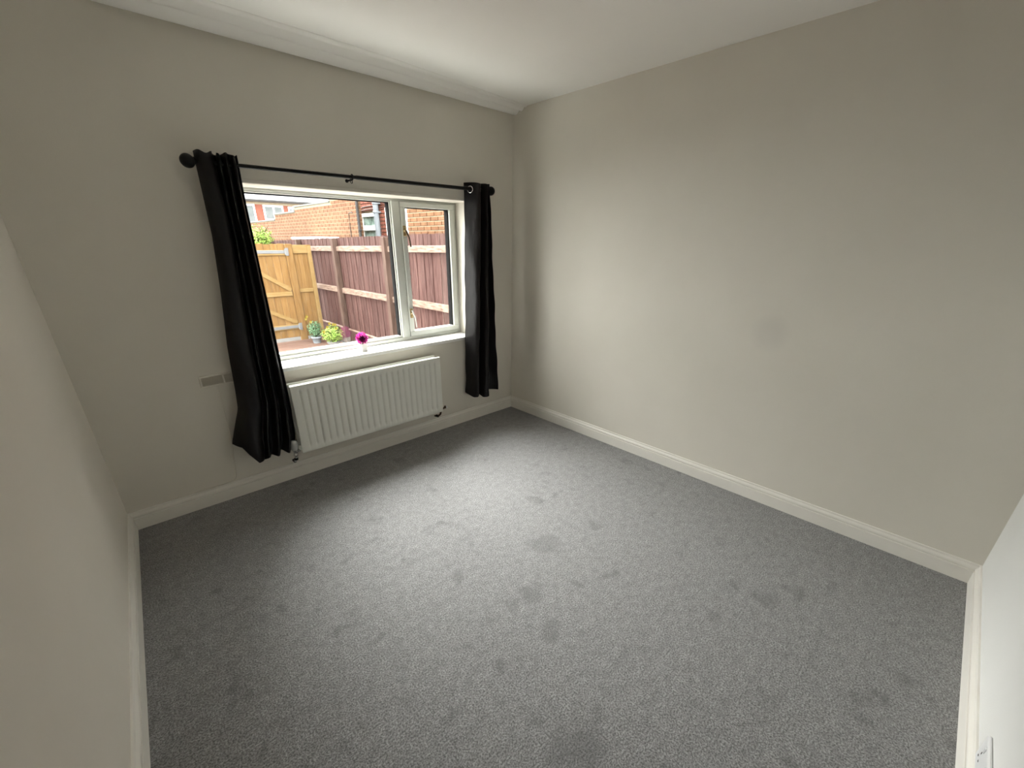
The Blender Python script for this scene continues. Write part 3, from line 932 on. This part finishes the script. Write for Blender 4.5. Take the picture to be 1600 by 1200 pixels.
for za, zb_ in ((1.20, .490), (.405, -.185)):
    x0, x1 = GXL + .05, GXR - .02
    d = Vector((x1 - x0, 0, zb_ - za)).normalized(); nrm = Vector((d.z, 0, -d.x)) * .040
    p0, p1 = Vector((x0, 0, za - .02)), Vector((x1, 0, zb_ + .03))
    v = []
    for yy in (GY - .016, GY + .012):
        for q in (p0 + nrm, p1 + nrm, p1 - nrm, p0 - nrm):
            v.append((q.x, yy, min(max(q.z, zb_), za)))
    MB().add(v, [(0, 1, 2, 3), (7, 6, 5, 4), (0, 4, 5, 1), (1, 5, 6, 2), (2, 6, 7, 3), (3, 7, 4, 0)]).build('brace', 'pine_rail', gate)
for z in (1.265, -.235):
    h = MB()
    h.bevel_box(-.42, .330, GY - .030, GY - .020, z - .030, z + .030, .003)
    h.bevel_box(.330, .385, GY - .062, GY - .050, z - .075, z + .075, .003)
    h.tube([(.327, GY - .040, z - .06), (.327, GY - .040, z + .06)], .012, 10)
    h.build('strap_hinge', 'galv', gate)

# ------------------------------------------------------------------ plants by the gate
def leaf_cloud(mb, c, rad_, n, size, sz=1.0, hollow=.35):
    for i in range(n):
        d = Vector((random.gauss(0, 1), random.gauss(0, 1), random.gauss(0, 1))).normalized()
        r = random.uniform(hollow, 1) ** .6
        p = Vector(c) + Vector((d.x * rad_ * r, d.y * rad_ * r, d.z * rad_ * sz * r))
        dd = (d + Vector((0, 0, .5)) + Vector((random.uniform(-.6, .6), random.uniform(-.6, .6), random.uniform(-.4, .4)))).normalized()
        a = dd.orthogonal().normalized(); a = Matrix.Rotation(random.uniform(0, 6.28), 3, dd) @ a
        b = dd.cross(a)
        s = size * random.uniform(.7, 1.3)
        mb.add([p - a * s, p + b * s * .45 + dd * s * .15, p + a * s, p - b * s * .45 + dd * s * .15, p + dd * .0], [(0, 1, 4), (1, 2, 4), (2, 3, 4), (3, 0, 4)])
    return mb
def shrub(name, label, c, r, h, leafmat, n, size, potmat, flowers, potr):
    x, y_ = c
    t_ = thing(name, label, 'plant', (x, y_, GZ))
    MB().lathe((x, y_, GZ), (0, 0, 1), [(0, potr * .75), (.10, potr * .95), (.102, potr * 1.05), (.125, potr * 1.05), (.126, potr * .9), (.118, potr * .88)], 18).build('pot', potmat, t_)
    st = MB()
    for k in range(7):
        w = k * 0.9
        st.tube([(x, y_, GZ + .10), (x + .3 * r * math.cos(w), y_ + .3 * r * math.sin(w), GZ + .10 + h * .35), (x + .7 * r * math.cos(w), y_ + .7 * r * math.sin(w), GZ + .10 + h * .75)], .005, 6)
    st.build('stems', 'stem', t_)
    f = leaf_cloud(MB(), (x, y_, GZ + .10 + h * .52), r, n, size, h * .5 / r).build('foliage', leafmat, t_, keep_normals=True)
    f['kind'] = 'stuff'
    for dx, dy, dz in flowers:
        fm = MB()
        q = Vector((x + dx, y_ + dy, GZ + dz))
        for k in range(6):
            w = k * math.pi / 3
            e = Vector((math.cos(w), -.35, math.sin(w))).normalized()
            a = Vector((-math.sin(w), 0, math.cos(w)))
            fm.add([q, q + e * .020 + a * .010, q + e * .034, q + e * .020 - a * .010], [(0, 1, 2, 3)])
        fm.sphere(q, .009, 8, 6)
        fm.build('blossom', 'yellow', t_)
shrub('potted_shrub', 'blue-green leafy shrub in a pot at the foot of the gate post', (.43, 6.42), .150, .36, 'leaf_blue', 520, .024, 'pipe_grey',
      [(-.14, -.05, .56), (-.16, -.02, .51), (-.10, -.1, .46)], .10)
shrub('potted_shrub', 'lime green leafy shrub with yellow blooms in front of fence', (.51, 5.72), .215, .34, 'leaf_lime', 620, .026, 'stone',
      [(-.06, -.08, .50), (.0, -.1, .48), (.06, -.05, .46), (-.12, -.1, .44), (-.2, -.1, .36), (.03, -.14, .40)], .12)

# ------------------------------------------------------------------ neighbouring brickwork
BL, BH, JT = .210, .060, .015
def brick_mesh(name, mt, L, d=.012):
    return MB().bevel_box(-d, .06, -L / 2, L / 2, 0, BH, .003).mesh(name, mt, Vector((0, 0, 0)))
def courses(x, y0, y1, z0, ztop_fn, holes=()):
    """stretcher bond on a wall facing -x: yields (y centre, z, length)"""
    z = z0; k = 0
    while True:
        yy = y0 + (0 if k % 2 == 0 else -(BL + JT) / 2)
        any_ = False
        while yy < y1 - .02:
            a, b = max(yy, y0), min(yy + BL, y1)
            yy += BL + JT
            if b - a < .04: continue
            if z + BH > ztop_fn((a + b) / 2): continue
            any_ = True
            segs = [(a, b)]
            for (h0, h1, g0, g1) in holes:
                if z + BH > g0 and z < g1:
                    ns = []
                    for s0, s1 in segs:
                        if s1 <= h0 or s0 >= h1: ns.append((s0, s1)); continue
                        if s0 < h0: ns.append((s0, h0))
                        if s1 > h1: ns.append((h1, s1))
                    segs = ns
            for s0, s1 in segs:
                if s1 - s0 > .03: yield (s0 + s1) / 2, z, s1 - s0
        z += BH + JT; k += 1
        if not any_ or z > 6: break

# (a) the orange extension seen through the casement: bricks one by one
ext = thing('brick_extension', 'orange brick side wall rising behind the maroon fence beyond the casement', 'building', (2.1, 3.6, GZ))
EX = 1.95
MB().box(EX, EX + .30, 1.5, 4.93, GZ - .1, 3.0).build('wall_core', 'mortar', ext)
full = brick_mesh('brick', 'brick_orange', BL)
for yc, z, L in courses(EX, 2.35, 4.93, 1.36, lambda q: 2.56):
    o = place('brick', full, (EX, yc, z), ext)
    o.scale = (1, L / BL, 1)
lo_ = MB()
for yc, z, L in list(courses(EX, 1.5, 4.93, -.44, lambda q: 1.30)) + list(courses(EX, 1.5, 2.34, 1.36, lambda q: 2.56)) + list(courses(EX, 1.5, 4.93, 2.56, lambda q: 3.0)):
    lo_.box(EX - .012, EX + .02, yc - L / 2, yc + L / 2, z, z + BH)
lo_ = lo_.build('brickwork', 'brick_buff', ext); lo_['kind'] = 'stuff'
MB().box(EX - .10, EX + .32, 1.4, 5.0, 3.0, 3.08).build('roof_edge', 'coping', ext)

# (b) the red brick recess with windows
red = thing('brick_house', 'red brick house wall with white framed windows behind the fence', 'building', (2.5, 6.3, GZ))
RX = 2.30
HOLES = [(6.72, 7.60, 0.9, 2.055), (5.60, 6.40, 0.9, 2.135)]
MB().box(RX + .055, RX + .30, 4.6, 8.6, GZ - .1, 4.2).build('wall_core', 'mortar', red)
rb = MB()
for yc, z, L in courses(RX, 4.9, 8.4, -.44, lambda q: 4.2, HOLES):
    rb.box(RX - .012, RX + .06, yc - L / 2, yc + L / 2, z, z + BH)
rb = rb.build('brickwork', 'brick_red', red); rb['kind'] = 'stuff'
for (a, b, z0, z1), (gz0, gz1, gz2, gz3) in zip(HOLES, ((1.02, 1.70, 1.80, 1.985), (1.02, 1.60, 1.70, 2.04))):
    w = MB()
    w.bevel_box(RX - .020, RX + .05, a, a + .085, z0, z1, .004).bevel_box(RX - .020, RX + .05, b - .085, b, z0, z1, .004)
    for q0, q1 in ((z0, gz0), (gz1, gz2), (gz3, z1)):
        w.bevel_box(RX - .020, RX + .05, a + .085, b - .085, q0, q1, .004)
    w.bevel_box(RX - .055, RX + .03, a - .03, b + .03, z0 - .05, z0, .004)
    wo = w.build('window', 'white_paint', red)
    for q0, q1 in ((gz0, gz1), (gz2, gz3)):
        MB().box(RX + .015, RX + .022, a + .08, b - .08, q0 - .004, q1 + .004).build('pane', 'dark_glass', wo)
def downpipe(name, label, x, y_, r, z0, z1, mt, collars):
    t_ = thing(name, label, 'drainpipe', (x, y_, z0))
    MB().tube([(x, y_, z0), (x, y_, z1)], r, 18).build('pipe', mt, t_)
    for z in collars:
        c_ = MB().lathe((x, y_, z), (0, 0, 1), [(0, r * 1.02), (.004, r * 1.16), (.045, r * 1.16), (.05, r * 1.02)], 18)
        c_.bevel_box(x, x + r + .010, y_ - r * 1.5, y_ + r * 1.5, z + .012, z + .036, .003)
        c_.build('collar', mt, t_)
downpipe('drainpipe', 'wide pale grey soil pipe overlapping a white window frame', 2.215, 6.66, .060, GZ, 4.2, 'pipe_grey', (2.03, 2.20, 1.2, 3.2))
downpipe('drainpipe', 'slim white downpipe at the corner of the orange extension', 1.985, 4.985, .046, GZ, 3.0, 'white_paint', (2.02, 1.2))
downpipe('drainpipe', 'slim dark grey downpipe at the end of the stepped wall', 1.66, 6.38, .028, GZ, 3.4, 'pipe_dark', (1.66, 2.6))

# (c) the long stepped wall
sw = thing('stepped_brick_wall', 'long buff-orange brick wall stepping down away from the house', 'brick wall', (1.8, 11, GZ))
SXW = 1.65
STEPS = [(6.42, 7.72, 2.36), (7.72, 10.05, 2.30), (10.05, 11.78, 2.185), (11.78, 16.5, 2.04)]
core = MB()
for a, b, zt in STEPS:
    core.box(SXW, SXW + .105, a, b, GZ - .1, zt - .03)
core.build('wall_core', 'mortar', sw)
def step_top(q):
    for a, b, zt in STEPS:
        if a <= q < b: return zt - .02
    return 2.0
bw = MB()
for yc, z, L in courses(SXW, 6.42, 16.5, 1.10, step_top):
    bw.box(SXW - .010, SXW + .03, yc - L / 2, yc + L / 2, z, z + BH)
z = 1.10; k = 0
while z < 2.30:
    for a, b in ((0, .105),):
        bw.box(SXW + a, SXW + b, 6.41, 6.45, z, z + BH)
    z += BH + JT; k += 1
bw = bw.build('brickwork', 'brick_buff', sw); bw['kind'] = 'stuff'
for a, b, zt in STEPS:
    MB().bevel_box(SXW - .03, SXW + .135, a - .02, b + .03, zt - .035, zt, .006).build('coping', 'coping', sw)
cb = MB().tube(smooth_path([(SXW - .02, 6.56, 2.02), (SXW - .02, 6.70, 2.02), (SXW - .02, 6.76, 1.96), (SXW - .02, 6.76, 1.5), (SXW - .02, 6.76, 1.0)], 5), .006, 8).build('outdoor_cable', 'black')
tag(cb, 'black cable running down the stepped brick wall beside downpipe', 'cable')
for zz, lab in ((2.17, 'upper black wire sagging across the red brick house'), (2.11, 'lower black wire running across the red brick house')):
    cb = MB().tube(smooth_path([(RX - .03, 7.72, zz - .02), (RX - .03, 7.3, zz + .02), (RX - .03, 6.8, zz + .03), (RX - .03, 5.9, zz + .05), (RX - .03, 5.0, zz + .06)], 5), .007, 8).build('wall_wire', 'black')
    tag(cb, lab, 'wire')

box_ = thing('storage_box', 'low white plastic storage box behind the maroon fence', 'storage box', (1.35, 8.1, GZ - .05))
MB().bevel_box(1.16, 1.52, 7.25, 9.0, GZ - .05, 1.50, .01).build('body', 'white_paint', box_)
MB().bevel_box(1.13, 1.55, 7.20, 9.05, 1.50, 1.555, .012).build('lid', 'white_paint', box_)

# (d) bright tree beyond the gate
tree = thing('garden_tree', 'lime green leafy tree beyond the pine gate', 'tree', (.42, 9.2, GZ - .05))
MB().tube(smooth_path([(.42, 9.2, GZ - .05), (.44, 9.2, .4), (.40, 9.2, 1.0), (.43, 9.2, 1.6)], 4), [.05 - .0025 * i for i in range(13)], 10).build('trunk', 'stem', tree)
br = MB()
for k in range(8):
    w = k * .8
    br.tube([(.42, 9.2, .9 + .06 * k), (.42 + .16 * math.cos(w), 9.2 + .16 * math.sin(w), 1.2 + .06 * k), (.42 + .28 * math.cos(w), 9.2 + .28 * math.sin(w), 1.35 + .06 * k)], [.014, .010, .005], 6)
br.build('branches', 'stem', tree)
cr = leaf_cloud(MB(), (.38, 9.2, 1.45), .36, 900, .034, 1.15, .2)
leaf_cloud(cr, (.56, 9.1, 1.55), .20, 250, .032, 1.2, .2)
cr = cr.build('crown', 'leaf_lime', tree, keep_normals=True); cr['kind'] = 'stuff'

# (e) the far terrace
C0 = Vector((-2.665, -2.821, 1.48))
SF = (26.0 + 2.821) / (20.0 + 2.821)
fxw = lambda x: C0.x + (x - C0.x) * SF
fzw = lambda z: C0.z + (z - C0.z) * SF
HY = 26.0
far = thing('terraced_house', 'distant red brick terrace with pale slate roof and white windows', 'house', (6, HY, GZ - .05))
ez = fzw(3.06)
fx0, fx1 = fxw(.5), fxw(6.75)
MB().box(fx0, fx1, HY, HY + 6, GZ - .05, ez).build('wall', 'brick_red', far)
MB().box(fx0, fx1, HY - .02, HY, fzw(2.93), ez - .04).build('lintel_band', 'mortar', far)
for a, b, z0, z1 in ((1.55, 2.10, 2.05, 2.93), (2.62, 3.33, 2.05, 2.93), (3.66, 4.50, 2.30, 2.92), (4.72, 5.05, 2.62, 2.90), (5.4, 6.1, 2.30, 2.92)):
    a, b, z0, z1 = fxw(a), fxw(b), fzw(z0), fzw(z1)
    w = MB()
    f_ = .085
    w.box(a, a + f_, HY - .05, HY + .05, z0, z1).box(b - f_, b, HY - .05, HY + .05, z0, z1)
    w.box(a + f_, b - f_, HY - .05, HY + .05, z0, z0 + f_).box(a + f_, b - f_, HY - .05, HY + .05, z1 - f_, z1)
    w.box((a + b) / 2 - .04, (a + b) / 2 + .04, HY - .05, HY + .05, z0 + f_, z1 - f_)
    w.box(a - .08, b + .08, HY - .10, HY, z0 - .10, z0)
    wo = w.build('window', 'white_paint', far)
    for q0, q1 in ((a + f_, (a + b) / 2 - .04), ((a + b) / 2 + .04, b - f_)):
        MB().box(q0, q1, HY - .012, HY - .004, z0 + f_, z1 - f_).build('pane', 'pale_glass', wo)
MB().box(fx0 - .2, fx1 + .2, HY - .32, HY - .20, ez - .04, ez + .06).build('gutter', 'pipe_dark', far)
MB().add([(fx0 - .2, HY - .30, ez), (fx1 + .2, HY - .30, ez), (fx1 + .2, HY + 3, ez + 2.6), (fx0 - .2, HY + 3, ez + 2.6), (fx0 - .2, HY + 6.3, ez), (fx1 + .2, HY + 6.3, ez)],
         [(0, 1, 2, 3), (3, 2, 5, 4), (0, 3, 4), (1, 5, 2), (0, 4, 5, 1)]).build('roof', 'slate', far)
ch = MB()
ch.box(fxw(5.2), fxw(5.2) + .7, HY + 2.6, HY + 3.3, ez + 1.6, ez + 3.6)
ch.box(fxw(5.2) - .06, fxw(5.2) + .76, HY + 2.54, HY + 3.36, ez + 3.6, ez + 3.72)
ch.build('chimney', 'brick_red', far)
